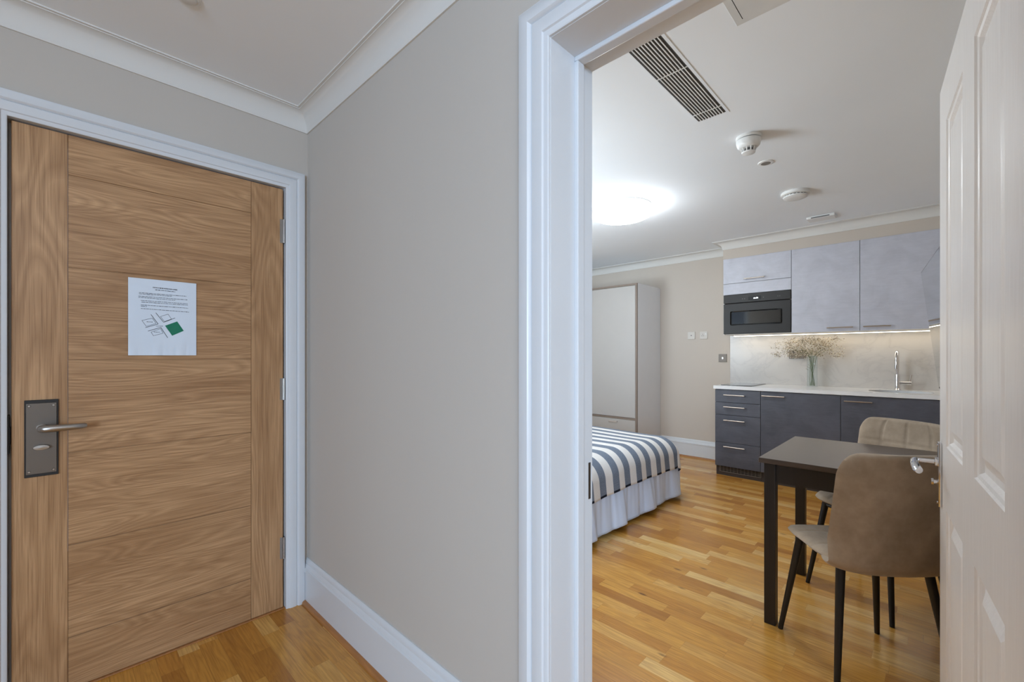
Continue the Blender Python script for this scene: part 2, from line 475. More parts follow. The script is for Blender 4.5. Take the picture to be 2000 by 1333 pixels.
# doorway lining and architraves
m = MB(); yb = .03
m.box(WX-.001, WB+.001, D1, D1+yb, 0, DH+yb); m.box(WX-.001, WB+.001, D0-yb, D0, 0, DH+yb); m.box(WX-.001, WB+.001, D0, D1, DH, DH+yb)
# planted stops
for a, b in ((.945, .975),):
    m.box(a, b, D1-.012, D1+.001, 0, DH-.012, .003); m.box(a, b, D0-.001, D0+.012, 0, DH-.012, .003); m.box(a, b, D0, D1, DH-.012, DH+.001, .003)
lin_ = struct('trim_1', m, WHITE, label='white door lining with planted stops in the open doorway')
struct('trim_2', rect_frame('X', WX, D0-.001, D1+.001, DH+.001, ARCH, -1), WHITE, True, label='white moulded architrave round the open doorway')
struct('trim_3', rect_frame('X', WB, D0-.001, D1+.001, DH+.001, ARCH, 1), WHITE, True)
# entrance door lining, stops, architrave
m = MB()
m.box(-.150, -.1205, EY-.001, EY+.12, 0, 2.025); m.box(.7455, .775, EY-.001, EY+.12, 0, 2.025); m.box(-.1205, .7455, EY-.001, EY+.12, 1.996, 2.025)
m.box(-.1205, -.100, EY+.058, EY+.12, 0, 1.996); m.box(.722, .7455, EY+.058, EY+.12, 0, 1.996); m.box(-.1, .722, EY+.058, EY+.12, 1.975, 1.996)
struct('trim_4', m, WHITE)
EARCH = [(w_*.9, d) for w_, d in ARCH]
struct('trim_5', rect_frame('Y', EY, -.1205, .7455, 1.996, EARCH, -1), WHITE, True, label='white moulded architrave round the oak entrance door')
# threshold strip
m = MB(); m.box(-.1205, .7455, EY+.0, EY+.06, 0, .005, .002); struct('trim_6', m, BEADW)
# cornices
struct('trim_7', run_plan([(WX, HY), (WX, EY), (HX, EY), (HX, HY)], cornice(HC, .085, .072)), CORN, True, label='white coved cornice in the hall')
struct('trim_8', run_plan([(WB, TY), (SX0, TY), (SX0, 1.612), (BX, 1.612), (BX, NY), (WB, NY), (WB, TY+.001)], cornice(BC, .082, .088)), CORN, True, label='white coved cornice in the bedroom')
# skirting boards and wood beading; travel so that the room lies to the left
struct('baseboard_partition', run_plan([(WX, D1+.092), (WX, EY)], BASE), WHITE, True, label='tall white moulded baseboard along the middle wall')
struct('trim_9', run_plan([(WX, D1+.092), (WX, EY)], BEAD), BEADW, True)
struct('baseboard_kitchen', run_plan([(BX, 1.60), (BX, 2.450)], BASE), WHITE, True, label='white moulded baseboard between kitchen and wardrobe')
struct('trim_10', run_plan([(BX, 1.60), (BX, 2.450)], BEAD), BEADW, True)
struct('baseboard_side', run_plan([(HX, EY), (HX, HY)], BASE), WHITE, True)
struct('baseboard_entrance', run_plan([(-.207, EY), (HX+.02, EY)], BASE), WHITE, True)

# ------------------------------------------------------------------ oak entrance door
FY = 2.225
d1 = thing('door_1', (.738, FY+.022, 0), label='oak entrance door with grooved panels, closed in a white frame', kind='structure')
DX0, DX1, DZ0, DZ1 = -.112, .738, .006, 1.990
S0, S1 = .022, .603
m = MB(); m.box(DX0, S0-.001, FY, FY+.044, DZ0, DZ1, .0015, 1); m.build('stile', OAK_V, d1)
m = MB(); m.box(S1+.001, DX1, FY, FY+.044, DZ0, DZ1, .0015, 1); m.build('stile', OAK_V2, d1)
gz = [.190, .521, .852, 1.184, 1.516, 1.846]; prev = DZ0
panel = MB(); panel.box(S0-.0005, S1+.0005, FY+.005, FY+.043, DZ0, DZ1)
for z in gz+[DZ1]:
    panel.box(S0, S1, FY+.0005, FY+.006, prev+(.0016 if prev > DZ0 else 0), z-(.0016 if z < DZ1 else 0), .0012, 1); prev = z
panel.build('door_panel', OAK_H, d1)
# lock plate
pl = MB(); pl.box(-.083, -.002, FY-.006, FY+.001, .783, 1.047, .001, 1); gk = pl.build('gasket', BLACK, d1)
pm = MB(); pm.box(-.0795, -.0065, FY-.0085, FY-.005, .793, 1.036, .0008, 1); plate = pm.build('handle_plate', SATIN, d1); plate['label'] = 'satin metal handle plate'
for sx, sz in ((-.072, 1.027), (-.014, 1.027), (-.072, .802), (-.014, .802)):
    s_ = MB(); s_.lathe([(0, -.0105), (.003, -.0105), (.0045, -.0085), (.0045, -.008)], (sx, FY, sz), 14, 'Y'); s_.build('screw', STEEL, plate, True)
lv = MB(); lz = .951
lv.cyl((-.043, FY-.008, lz), (-.043, FY-.020, lz), .013, .012, 24)
pts = [(-.043, FY-.018, lz), (-.043, FY-.045, lz), (-.040, FY-.053, lz), (-.032, FY-.057, lz), (-.01, FY-.058, lz), (.035, FY-.057, lz), (.055, FY-.052, lz), (.063, FY-.043, lz)]
lv.tube(pts, .009, 14, radii=[.0105, .0115, .0125, .0128, .0122, .011, .0105, .0095]); lev = lv.build('lever', STEEL, plate, True, angle=60)
tt = MB(); tt.lathe([(0, -.022), (.019, -.021), (.021, -.017), (.019, -.012), (.006, -.011), (.006, -.008)], (-.043, FY, .884), 24, 'Y', sy=.42); tt.build('thumb_turn', STEEL, plate, True)
for z0, z1 in ((1.734, 1.846), (.99, 1.092), (.236, .338)):
    h = MB(); h.cyl((.7415, FY-.004, z0), (.7415, FY-.004, z1), .0058, n=16); h.box(.724, .7415, FY-.0008, FY+.0005, z0, z1); h.box(.742, .7452, FY-.003, FY+.02, z0, z1)
    for k in (1, 2, 3, 4):
        zz = z0+(z1-z0)*k/5; h.cyl((.7415, FY-.004, zz-.0008), (.7415, FY-.004, zz+.0008), .0063, n=16)
    h.build('hinge', STEEL, d1, True)
kp = MB(); kp.box(-.1204, -.1165, FY-.002, FY+.03, .87, 1.0); kp.box(-.1204, -.114, FY+.002, FY+.02, .90, .96, .002); kp.build('strike_plate', LEGB, d1)

# notice on the oak door
PX0, PX1, PZ0, PZ1 = .183, .398, 1.201, 1.501
nt = thing('notice', ((PX0+PX1)/2, FY, PZ0), label='laminated white notice with small map and green block taped on oak door', cat='notice')
def paper_pt(u, v, off=0.0):      # u right, v down
    cx_ = .0012*math.sin(u*9+1)*(v**3)+.0022*max(0, v-.8)*math.sin(u*27)*4 + .001*max(0, .1-v)*math.sin(u*14)*8
    return (PX0+(PX1-PX0)*u, FY-.0035-abs(cx_)-.0012*math.sin(PI*u)-off, PZ1-(PZ1-PZ0)*v)
pp = MB(); NU, NV = 44, 50
for sgn_ in (0,):
    G = [[pp.bm.verts.new(paper_pt(i/NU, j/NV)) for j in range(NV+1)] for i in range(NU+1)]
    for i in range(NU):
        for j in range(NV): pp.bm.faces.new((G[i][j], G[i+1][j], G[i+1][j+1], G[i][j+1]))
    B = [[pp.bm.verts.new(Vector(paper_pt(i/NU, j/NV))+Vector((0, .0006, 0))) for j in range(NV+1)] for i in range(NU+1)]
    for i in range(NU):
        for j in range(NV): pp.bm.faces.new((B[i][j], B[i][j+1], B[i+1][j+1], B[i+1][j]))
sheet = pp.build('sheet', PAPER, nt, True)
def zuv(x, y):
    u = (x-80)/985.0; top = 92+88*u; bot = 1228-8*u
    return u, (y-top)/(bot-top)
def pline(mb, a, b, wd, off=.0005):
    (u0, v0), (u1, v1) = zuv(*a), zuv(*b); n = max(2, int(math.hypot(u1-u0, v1-v0)*24))
    A = Vector((u0*.215, v0*.3)); Bv = Vector((u1*.215, v1*.3)); d = (Bv-A).normalized(); nn = Vector((-d.y, d.x))*wd/2
    for k in range(n):
        q = []
        for t_, s_ in ((k/n, 1), ((k+1)/n, 1), ((k+1)/n, -1), (k/n, -1)):
            p = A.lerp(Bv, t_)+nn*s_; q.append(paper_pt(p.x/.215, p.y/.3, off))
        mb.quad(*q)
tx = MB(); rr = random.Random(3)
def words(a, b, wd, lo, hi, gap):
    L = math.hypot(b[0]-a[0], b[1]-a[1]); t_ = 0
    while t_ < L:
        l_ = min(rr.uniform(lo, hi), L-t_)
        pline(tx, (a[0]+(b[0]-a[0])*t_/L, a[1]+(b[1]-a[1])*t_/L), (a[0]+(b[0]-a[0])*(t_+l_)/L, a[1]+(b[1]-a[1])*(t_+l_)/L), wd*rr.uniform(.8, 1.15))
        t_ += l_+gap
words((418, 238), (772, 272), .0042, 9, 22, 7)
words((450, 272), (742, 300), .0026, 18, 55, 8)
tx.build('heading', INK, nt)
for para in ((((225, 316), (912, 364)), ((225, 333), (690, 366))), (((218, 366), (925, 416)), ((218, 384), (740, 424))), (((250, 428), (930, 473)), ((258, 452), (932, 492))),
             (((250, 493), (936, 537)), ((250, 511), (335, 517))), (((250, 545), (950, 594)),)):
    tx = MB()
    for a, b in para: words(a, b, .0019, 14, 60, 7)
    tx.build('paragraph', INK, nt)
for a, b in (((330, 738), (415, 742)), ((430, 885), (520, 890)), ((460, 800), (560, 800))):
    tx = MB(); words(a, b, .002, 10, 24, 6); tx.build('map_caption', INK, nt)
mp = MB()
for a, b in (((390, 632), (492, 770)), ((492, 770), (312, 824)), ((458, 606), (570, 744)), ((570, 744), (738, 680)), ((348, 874), (530, 818)), ((530, 818), (630, 970))): pline(mp, a, b, .0017)
for q in (((265, 720), (410, 685), (462, 760), (325, 806)), ((525, 660), (635, 625), (685, 695), (582, 734)), ((392, 888), (526, 836), (562, 902), (425, 942))):
    for i in range(4): pline(mp, q[i], q[(i+1) % 4], .0011)
mp.build('street_map', INKD, nt)
gr = MB(); gq = [zuv(*p) for p in ((590, 793), (770, 730), (870, 865), (695, 938))]
for i in range(10):
    for j in range(10):
        def bl(s_, t_):
            a = [gq[0][k]*(1-s_)+gq[1][k]*s_ for k in (0, 1)]; b = [gq[3][k]*(1-s_)+gq[2][k]*s_ for k in (0, 1)]
            return paper_pt(a[0]*(1-t_)+b[0]*t_, a[1]*(1-t_)+b[1]*t_, .0005)
        gr.quad(bl(i/10, j/10), bl((i+1)/10, j/10), bl((i+1)/10, (j+1)/10), bl(i/10, (j+1)/10))
gr.build('green_block', GREEN, nt)

# ------------------------------------------------------------------ white panelled door, standing open into the bedroom
A = Vector((1.834, -.012)); Bp = Vector((1.389, -.0507)); dv = (A-Bp).normalized()
DW = .90; hinge_pt = A-dv*DW
rz = math.atan2(dv.y, dv.x)
d2 = thing('door_2', (hinge_pt.x, hinge_pt.y, 0), rz, label='white four panel door standing open into the bedroom', kind='structure')
# local: x from hinge to latch, +y = face seen, z up ; measured stations from latch edge
st = [DW-.131, DW-.397, DW-.537, DW-.792]
PAN = [(st[1], st[0], .947, 1.853), (st[3], st[2], .962-.012, 1.853), (st[1], st[0], .19, .770), (st[3], st[2], .19, .770)]
def panelled(mb, w_, z0, z1, t_, pans):
    xs = sorted({0, w_, *[p[0] for p in pans], *[p[1] for p in pans]})
    cols = {}
    def face(y, sg):
        # front skin with recessed panels
        us = xs; zs = sorted({z0, z1, *[p[2] for p in pans], *[p[3] for p in pans]})
        for i in range(len(us)-1):
            for j in range(len(zs)-1):
                uc, zc = (us[i]+us[i+1])/2, (zs[j]+zs[j+1])/2
                if any(p[0] < uc < p[1] and p[2] < zc < p[3] for p in pans): continue
                mb.quad((us[i], y, zs[j]), (us[i+1], y, zs[j]), (us[i+1], y, zs[j+1]), (us[i], y, zs[j+1]))
        for a, b, c, e in pans:
            steps = [(0, 0), (.003, -.004), (.010, -.006), (.016, -.013), (.028, -.0135), (.052, -.004), (.054, -.0038)]
            for (o1, h1), (o2, h2) in zip(steps, steps[1:]):
                r1 = ((a+o1, c+o1), (b-o1, c+o1), (b-o1, e-o1), (a+o1, e-o1)); r2 = ((a+o2, c+o2), (b-o2, c+o2), (b-o2, e-o2), (a+o2, e-o2))
                for k in range(4):
                    p, q, r_, s_ = r1[k], r1[(k+1) % 4], r2[(k+1) % 4], r2[k]
                    mb.quad((p[0], y+sg*h1, p[1]), (q[0], y+sg*h1, q[1]), (r_[0], y+sg*h2, r_[1]), (s_[0], y+sg*h2, s_[1]))
            o2, h2 = steps[-1]
            mb.quad((a+o2, y+sg*h2, c+o2), (b-o2, y+sg*h2, c+o2), (b-o2, y+sg*h2, e-o2), (a+o2, y+sg*h2, e-o2))
    face(0, 1); face(-t_, -1)
    mb.quad((0, 0, z0), (0, -t_, z0), (0, -t_, z1), (0, 0, z1)); mb.quad((w_, 0, z0), (w_, 0, z1), (w_, -t_, z1), (w_, -t_, z0))
    mb.quad((0, 0, z1), (w_, 0, z1), (w_, -t_, z1), (0, -t_, z1)); mb.quad((0, 0, z0), (0, -t_, z0), (w_, -t_, z0), (w_, 0, z0))
    bmesh.ops.remove_doubles(mb.bm, verts=mb.bm.verts[:], dist=.0002)
m = MB(); panelled(m, DW, .008, 1.985, .040, PAN); m.build('door_leaf', DOORW, d2)
hx = DW-.030
m = MB(); m.box(hx-.020, hx+.020, 0, .008, .757, .944, .002, 2); hp = m.build('handle_plate', CHROME, d2, True)
m = MB(); lz = .885
m.cyl((hx, .007, lz), (hx, .014, lz), .014, n=20)
pts = [(hx, .010, lz), (hx, .048, lz), (hx-.004, .056, lz), (hx-.014, .060, lz-.002), (hx-.045, .061, lz-.006), (hx-.105, .058, lz-.010), (hx-.112, .056, lz-.011)]
m.tube(pts, .008, 14, radii=[.0075, .0075, .009, .010, .0105, .0115, .008]); m.build('lever', CHROME, hp, True, angle=60)
m = MB(); m.lathe([(.006, .007), (.006, .016), (.010, .017), (.009, .022), (0, .023)], (hx, 0, .826), 16, 'Y'); m.build('thumb_turn', CHROME, hp, True)
for zz in (.935, .766):
    m = MB(); m.lathe([(.004, .007), (.0035, .0095), (0, .0102)], (hx, 0, zz), 12, 'Y'); m.build('screw', CHROME, hp, True)
m = MB(); m.box(hx-.020, hx+.020, -.048, -.040, .757, .944, .002, 2)
m.tube([(hx, -.047, lz), (hx, -.085, lz), (hx-.012, -.095, lz), (hx-.11, -.096, lz)], .009, 12); m.build('handle_plate', CHROME, d2, True)
for z0 in (.22, .95, 1.70):
    m = MB(); m.cyl((0, -.046, z0), (0, -.046, z0+.1), .006, n=14); m.build('hinge', STEEL, d2, True)
# strike plate on the lining
m = MB(); m.box(1.010, 1.0195, D1-.0012, D1+.0005, .805, .905)
tag(m.build('strike_plate', SATIN, loc=(1.0, D1, .81)), 'small metal strike plate on the white door lining', 'strike plate')

# ------------------------------------------------------------------ kitchen
KX = 4.60      # front of base doors
BT, BBt = .866, .097
def bar_handle(parent, x, y0, y1, z, r=.0055, proud=.030):
    h = MB(); h.tube([(x-proud, y0, z), (x-proud, y1, z)], r, 12)
    for y in (y0+.015, y1-.015): h.tube([(x-.0, y, z), (x-proud, y, z)], r*.8, 10)
    return h.build('handle', HANDLE, parent, True)
def base_unit(name, y0, y1, label, group=None):
    t = thing(name, ((KX+.3), (y0+y1)/2, 0), label=label, cat='cabinet', group=group)
    b = MB(); b.box(KX+.021, BX-.01, y0, y0+.016, BBt, BT); b.box(KX+.021, BX-.01, y1-.016, y1, BBt, BT); b.box(KX+.021, BX-.01, y0+.016, y1-.016, BBt, BBt+.016); b.box(BX-.018, BX-.01, y0+.016, y1-.016, BBt+.016, BT); b.build('body', CARC if name != 'drawer_unit' else DARKCON, t)
    p = MB(); p.box(KX+.035, KX+.053, y0, y1, 0, BBt-.001); p.build('plinth', PLINTH, t)
    return t
YL, Y1, Y2, Y3 = 1.592, 1.181, .571, -.04
du = base_unit('drawer_unit', Y1, YL, 'dark grey kitchen drawer unit with four bar handles, at the left end')
dz = [(.737, .862), (.612, .734), (.337, .609), (BBt+.001, .334)]
hz = [.810, .692, .560, .299]
for (z0, z1), h in zip(dz, hz):
    b = MB(); b.box(KX, KX+.019, Y1+.0015, YL, z0, z1, .0012, 1); dr = b.build('drawer', DARKCON, du)
    bar_handle(dr, KX, 1.312, 1.503, h)
g = MB(); g.box(KX+.0305, KX+.0345, Y1+.002, YL-.035, .040, BBt-.004)
g.build('vent_grille', BLACK, du)
g = MB()
for yy in (Y1+.004, YL-.037): g.box(KX+.028, KX+.0305, yy-.003, yy+.003, .038, BBt-.004)
g.box(KX+.028, KX+.0305, Y1+.001, YL-.034, .036, .041)
for k in range(12):
    yy = Y1+.02+k*(YL-Y1-.06)/11; g.box(KX+.029, KX+.0303, yy-.001, yy+.001, .041, BBt-.005)
for zz in (.055, .068, .081): g.box(KX+.0293, KX+.0302, Y1+.004, YL-.037, zz-.0012, zz+.0012)
g.build('grille_frame', SOCKG, du)
cu = base_unit('base_cabinet', Y2, Y1-.001, 'dark grey kitchen base cabinet with one wide door beside the drawers')
b = MB(); b.box(KX, KX+.019, Y2+.0015, Y1-.0015, BBt+.001, .862, .0012, 1); dr = b.build('door', DARKCON, cu); bar_handle(dr, KX, .980, 1.165, .822)
su = base_unit('base_cabinet', Y3, Y2-.001, 'dark grey kitchen base cabinet under the sink, at the right end')
b = MB(); b.box(KX, KX+.019, Y3+.0015, Y2-.0015, BBt+.001, .862, .0012, 1); dr = b.build('door', DARKCON, su); bar_handle(dr, KX, .362, .547, .818)
m = MB(); m.box(KX+.002, KX+.02, TY+.001, Y3-.001, 0, BT-.001); tag(m.build('filler_panel', DARKCON, loc=(KX+.01, -.13, 0)), 'dark grey filler panel between sink cabinet and right wall', 'panel')
# worktop with oval sink hole
sc_, sa, sb = Vector((4.865, .205)), .165, .205
wx0, wx1, wy0, wy1, wz0, wz1 = KX-.016, BX-.002, TY+.002, 1.604, .867, .899
angs = sorted({2*PI*i/64 for i in range(64)} | {math.atan2(y-sc_.y, x-sc_.x) % (2*PI) for x in (wx0, wx1) for y in (wy0, wy1)})
wt = MB(); ring = []
for a in angs:
    c, s_ = math.cos(a), math.sin(a)
    ts = [((wx1 if c > 0 else wx0)-sc_.x)/c if abs(c) > 1e-9 else 1e9, ((wy1 if s_ > 0 else wy0)-sc_.y)/s_ if abs(s_) > 1e-9 else 1e9]
    t_ = min(ts); o_ = (sc_.x+c*t_, sc_.y+s_*t_)
    re = 1/math.sqrt((c/sa)**2+(s_/sb)**2); i_ = (sc_.x+c*re, sc_.y+s_*re)
    ring.append([wt.bm.verts.new((*i_, wz1)), wt.bm.verts.new((*o_, wz1)), wt.bm.verts.new((*o_, wz0)), wt.bm.verts.new((*i_, wz0))])
for i in range(len(ring)):
    A_, B_ = ring[i], ring[(i+1) % len(ring)]
    for k in range(4): wt.bm.faces.new((A_[k], A_[(k+1) % 4], B_[(k+1) % 4], B_[k]))
tag(wt.build('worktop', QUARTZ, loc=(4.9, .8, .867)), 'white stone kitchen worktop running over the dark base cabinets', 'worktop')
sk = MB(); N = 48
prof = [(1.03, .866), (1.0, .866), (.985, .80), (.93, .735), (.75, .715), (.12, .708), (.10, .700), (.10, .690), (.78, .700), (.96, .725), (1.02, .80), (1.03, .866)]
rings = [[sk.bm.verts.new((sc_.x+sa*k*math.cos(2*PI*i/N), sc_.y+sb*k*math.sin(2*PI*i/N), z)) for i in range(N)] for k, z in prof[:-1]]
for A_, B_ in zip(rings, rings[1:]+rings[:1]):
    for i in range(N): sk.bm.faces.new((A_[i], A_[(i+1) % N], B_[(i+1) % N], B_[i]))
tag(sk.build('sink', STEEL, loc=(sc_.x, sc_.y, .69), smooth=True), 'oval undermounted steel sink in the white worktop below the tap', 'sink')
# tap
tp = thing('tap', (5.09, .232, .899), label='chrome swan neck kitchen tap with side lever behind the sink', cat='tap')
tpx, tpy = 5.09, .232
b = MB(); b.lathe([(.026, .899), (.026, .904), (.022, .908), (.0185, .912), (.0185, 1.03), (.016, 1.036), (0, 1.037)], (tpx, tpy, 0), 24); b.build('body', CHROME, tp, True)
pts = [(tpx, tpy, 1.03), (tpx, tpy, 1.15)]+[(tpx-.075+.075*math.cos(a), tpy, 1.15+.085*math.sin(a)) for a in [PI*k/12 for k in range(1, 12)]]+[(tpx-.15, tpy, 1.15), (tpx-.15, tpy, 1.10)]
b = MB(); b.tube(pts, .0115, 16); b.cyl((tpx-.15, tpy, 1.12), (tpx-.15, tpy, 1.085), .0145, n=20); b.build('spout', CHROME, tp, True)
b = MB(); b.tube([(tpx, tpy-.012, .962), (tpx, tpy-.09, .962)], .0155, 18); b.tube([(tpx, tpy-.082, .970), (tpx+.002, tpy-.086, 1.0), (tpx+.004, tpy-.090, 1.032)], .005, 10); b.build('lever', CHROME, tp, True)
# hob
hb = MB(); hb.box(4.672, 5.16, 1.275, 1.562, .8995, .905, .0015, 1)
tag(hb.build('induction_hob', BLACKGL, loc=(4.9, 1.42, .8995)), 'black glass hob set into the left end of the white worktop', 'hob')
# splashback
sp = MB(); sp.box(BX-.014, BX-.0005, TY+.001, 1.634, .8995, 1.424)
tag(sp.build('splashback', MARBLE, loc=(BX, .7, .8995)), 'pale veined stone splashback lit from above, between worktop and wall units', 'splashback')
# double socket on the splashback
def socket(name, x, y, z, wy, hz_, mat, label, cat, sw, group=None):
    t = thing(name, (x, y, z), label=label, cat=cat, group=group)
    b = MB(); b.box(x-.009, x-.0002, y-wy/2, y+wy/2, z-hz_/2, z+hz_/2, .002, 2); b.build('plate', mat, t)
    return t
s_ = socket('socket', BX-.014, .995, 1.212, .146, .086, SOCKG, 'grey double power socket on the splashback behind the flowers', 'socket', 0)
for yy in (1.03, .96):
    b = MB()
    for oy, oz, wv, hv in ((0, .012, .005, .010), (-.011, -.008, .009, .005), (.011, -.008, .009, .005)): b.box(BX-.0242, BX-.0228, yy+oy-wv/2, yy+oy+wv/2, 1.205+oz-hv/2, 1.205+oz+hv/2)
    b.build('pin_hole', BLACK, s_)
    b = MB(); b.box(BX-.0265, BX-.0225, yy-.006, yy+.006, 1.232, 1.248, .001, 1); b.build('rocker', BLACK, s_)
# two white sockets and the grey switch on the bedroom wall
s_ = socket('wall_outlet', BX, 2.068, 1.437, .086, .086, OUTLET, 'white wall socket nearer the wardrobe, left one of two', 'socket', 0)
b = MB(); b.box(BX-.0098, BX-.0085, 2.062, 2.074, 1.432, 1.442); b.build('aerial_hole', GREYV, s_)
s_ = socket('wall_outlet', BX, 1.926, 1.437, .086, .086, OUTLET, 'white power socket with three pin holes, right one of two', 'socket', 0)
b = MB()
for oy, oz, wv, hv in ((.008, .010, .005, .010), (-.002, -.008, .009, .005), (.018, -.008, .009, .005)): b.box(BX-.0098, BX-.0085, 1.926+oy-wv/2, 1.926+oy+wv/2, 1.437+oz-hv/2, 1.437+oz+hv/2)
b.build('pin_hole', GREYV, s_)
b = MB(); b.box(BX-.0125, BX-.008, 1.893, 1.907, 1.440, 1.460, .001, 1); b.build('rocker', PLASTIC, s_)
s_ = socket('light_switch', BX, 1.716, 1.172, .086, .088, SOCKG, 'square grey metal switch plate left of the splashback', 'switch', 0)
b = MB(); b.box(BX-.0125, BX-.008, 1.708, 1.724, 1.160, 1.184, .001, 1); b.build('rocker', STEEL, s_)

# wall units
UX = 4.88; UB, UT = 1.4185, 2.214
def wall_unit(y0, y1, label, ub=UB):
    t = thing('wall_cabinet', (5.03, (y0+y1)/2, 1.415), label=label, cat='cabinet')
    b = MB(); b.box(UX+.02, BX-.001, y0, y1, ub, UT+.002); b.build('body', CARC, t)
    return t
V0, V1, V2, V3 = 1.606, .987, .470, -.047
mu = thing('wall_cabinet', (5.03, 1.3, 1.415), label='pale grey wall cabinet with a lift up flap above the microwave', cat='cabinet')
b = MB(); b.box(UX+.02, BX-.001, V1+.001, V0, 1.836, UT+.002); b.box(UX+.004, BX-.001, V0-.012, V0, 1.418, 1.836); b.box(UX+.02, BX-.001, V1+.001, V1+.012, 1.418, 1.836); b.box(UX+.02, BX-.001, V1+.012, V0-.012, 1.418, 1.4245); b.build('body', CARC, mu)
b = MB(); b.box(UX, UX+.019, V1+.0015, V0, 1.953, UT, .0012, 1); fl = b.build('flap_door', LIGHTCON, mu); bar_handle(fl, UX, 1.21, 1.40, 1.985)
b = MB(); b.box(UX, UX+.019, V1+.0015, V0, 1.836, 1.949, .0012, 1); b.build('filler_panel', LIGHTCON, mu)
u1 = wall_unit(V2+.0005, V1, 'pale grey wall cabinet with tall door beside the microwave, above the flowers')
b = MB(); b.box(UX, UX+.019, V2+.0015, V1-.0015, 1.418, UT, .0012, 1); dr = b.build('door', LIGHTCON, u1); bar_handle(dr, UX, .515, .705, 1.453)
u2 = wall_unit(V3, V2-.0005, 'pale grey wall cabinet with tall door above the tap, right of the other tall one')
b = MB(); b.box(UX, UX+.019, V3+.0015, V2-.0015, 1.418, UT, .0012, 1); dr = b.build('door', LIGHTCON, u2); bar_handle(dr, UX, .262, .445, 1.453)
m = MB(); m.box(UX+.002, UX+.02, TY+.001, V3-.001, 1.418, UT); tag(m.build('filler_panel', LIGHTCON, loc=(UX+.01, -.13, 1.418)), 'pale grey filler panel between the wall cabinets and right wall', 'panel')
# led light
ul = thing('cabinet_light', (5.12, .8, 1.42), label='slim warm strip light under the wall cabinets along the splashback', cat='light')
b = MB(); b.box(5.05, 5.105, -.19, 1.56, 1.410, 1.4178); b.build('channel', PLASTIC, ul)
b = MB(); b.box(5.054, 5.101, -.186, 1.556, 1.4065, 1.4099); b.build('diffuser', LEDM, ul)
# microwave
mw = thing('microwave', (5.03, 1.296, 1.424), label='black built-in microwave oven under the flap of the wall cabinets', cat='microwave')
MY0, MY1 = V1+.013, V0-.013; MX = UX-.004
b = MB(); b.box(UX+.021, BX-.02, MY0+.002, MY1-.002, 1.426, 1.833); b.build('body', BLACK, mw)
b = MB(); b.box(MX, UX+.0205, MY0-.010, MY1+.010, 1.746, 1.834, .003, 2); cp = b.build('control_panel', MWFRONT, mw)
b = MB(); b.box(MX-.0008, MX+.001, 1.245, 1.365, 1.764, 1.802); ds = b.build('display', DISPB, cp)
b = MB(); y_ = 1.315
for wv, hv in ((.006, .010), (.007, .012), (.004, .008), (.007, .014), (.006, .012)):
    b.box(MX-.0014, MX-.0007, y_-wv, y_, 1.776, 1.776+hv); y_ -= wv+.0025
b.build('digits', DISP, ds)
for yy in (1.418, 1.398, 1.226, 1.10, 1.083):
    b = MB(); b.cyl((MX-.0014, yy, 1.783), (MX+.001, yy, 1.783), .0045, n=14); b.build('button', GREYV, cp)
b = MB(); b.box(MX, UX+.0205, MY0-.010, MY1+.010, 1.4255, 1.740, .003, 2); dr = b.build('door', MWFRONT, mw)
b = MB(); b.box(MX-.0012, MX+.001, 1.068, 1.535, 1.515, 1.660, .012, 3); wn_ = b.build('door_window', MWWIN, dr)

# vase and flowers
VX, VY, VZ = 5.035, .846, .899
vm = MB(); vm.lathe([(0, .0), (.040, .0), (.043, .003), (.043, .02), (.041, .15), (.044, .300), (.0425, .300), (.0395, .15), (.041, .022), (.039, .008), (0, .008)], (VX, VY, VZ), 36)
tag(vm.build('vase', GLASS, loc=(VX, VY, VZ), smooth=True), 'clear cylindrical glass vase on the white worktop holding the flowers', 'vase')
fb = thing('flower_bunch', (VX, VY, VZ+.008), label='airy bunch of small white dried flowers standing in the glass vase', cat='flowers')
rf = random.Random(11); bl = MB(); bl2 = MB(); tw = MB()
def blob(p, r):
    bmesh.ops.create_icosphere((bl if rf.random() < .5 else bl2).bm, subdivisions=1, radius=r, matrix=Matrix.Translation(p) @ Matrix.Diagonal((1, 1, .8, 1)))
stems = [(.018, .26, -.03), (-.014, .16, .02), (.004, .05, .05), (-.02, -.02, -.04), (.012, -.08, .03), (-.008, -.15, -.02), (.02, -.2, .04), (-.016, .08, -.06)]
for k, (by, ey, ex) in enumerate(stems):
    s_ = MB(); p0 = Vector((VX+rf.uniform(-.022, .022), VY+by+rf.uniform(-.008, .008), VZ+.012)); p3 = Vector((VX+ex*.25, VY-by*.6+ey*.10, VZ+.29))
    p4 = Vector((VX+ex, VY+ey*.6, VZ+.365)); mid = p0.lerp(p3, .5)+Vector((rf.uniform(-.006, .006), rf.uniform(-.008, .008), 0))
    s_.tube([p0, mid, p3, p4], .0019, 6, radii=[.0022, .0021, .0019, .0015]); s_.build('stem', STEMG, fb, True)
    for q in range(13):
        a0 = p3.lerp(p4, rf.uniform(0, 1))
        e = Vector((VX+ex+rf.uniform(-.07, .07), VY+.02+ey*.86+rf.uniform(-.065, .065), VZ+.395+rf.uniform(-.085, .08)-abs(ey)*.10))
        tw.tube([a0, a0.lerp(e, .5)+Vector((0, 0, .012)), e], .0005, 4)
        for r_ in range(20):
            pt = e+Vector((rf.gauss(0, .019), rf.gauss(0, .021), rf.gauss(0, .015)))
            if pt.x > BX-.03 or pt.z > 1.41: continue
            blob(pt, rf.uniform(.0026, .0050))
            if r_ % 4 == 0: tw.tube([e, pt], .0005, 3)
for q in range(3):
    pt = Vector((VX, VY+.008+.01*q, VZ+.20-.02*q)); tw.tube([pt, pt+Vector((-.02, .022, .015))], .0014, 5)
tw.build('twigs', TWIG, fb)['kind'] = 'stuff'
tag(bl.build('blossoms', BLOOM, fb), 'white blossoms', kind='stuff')
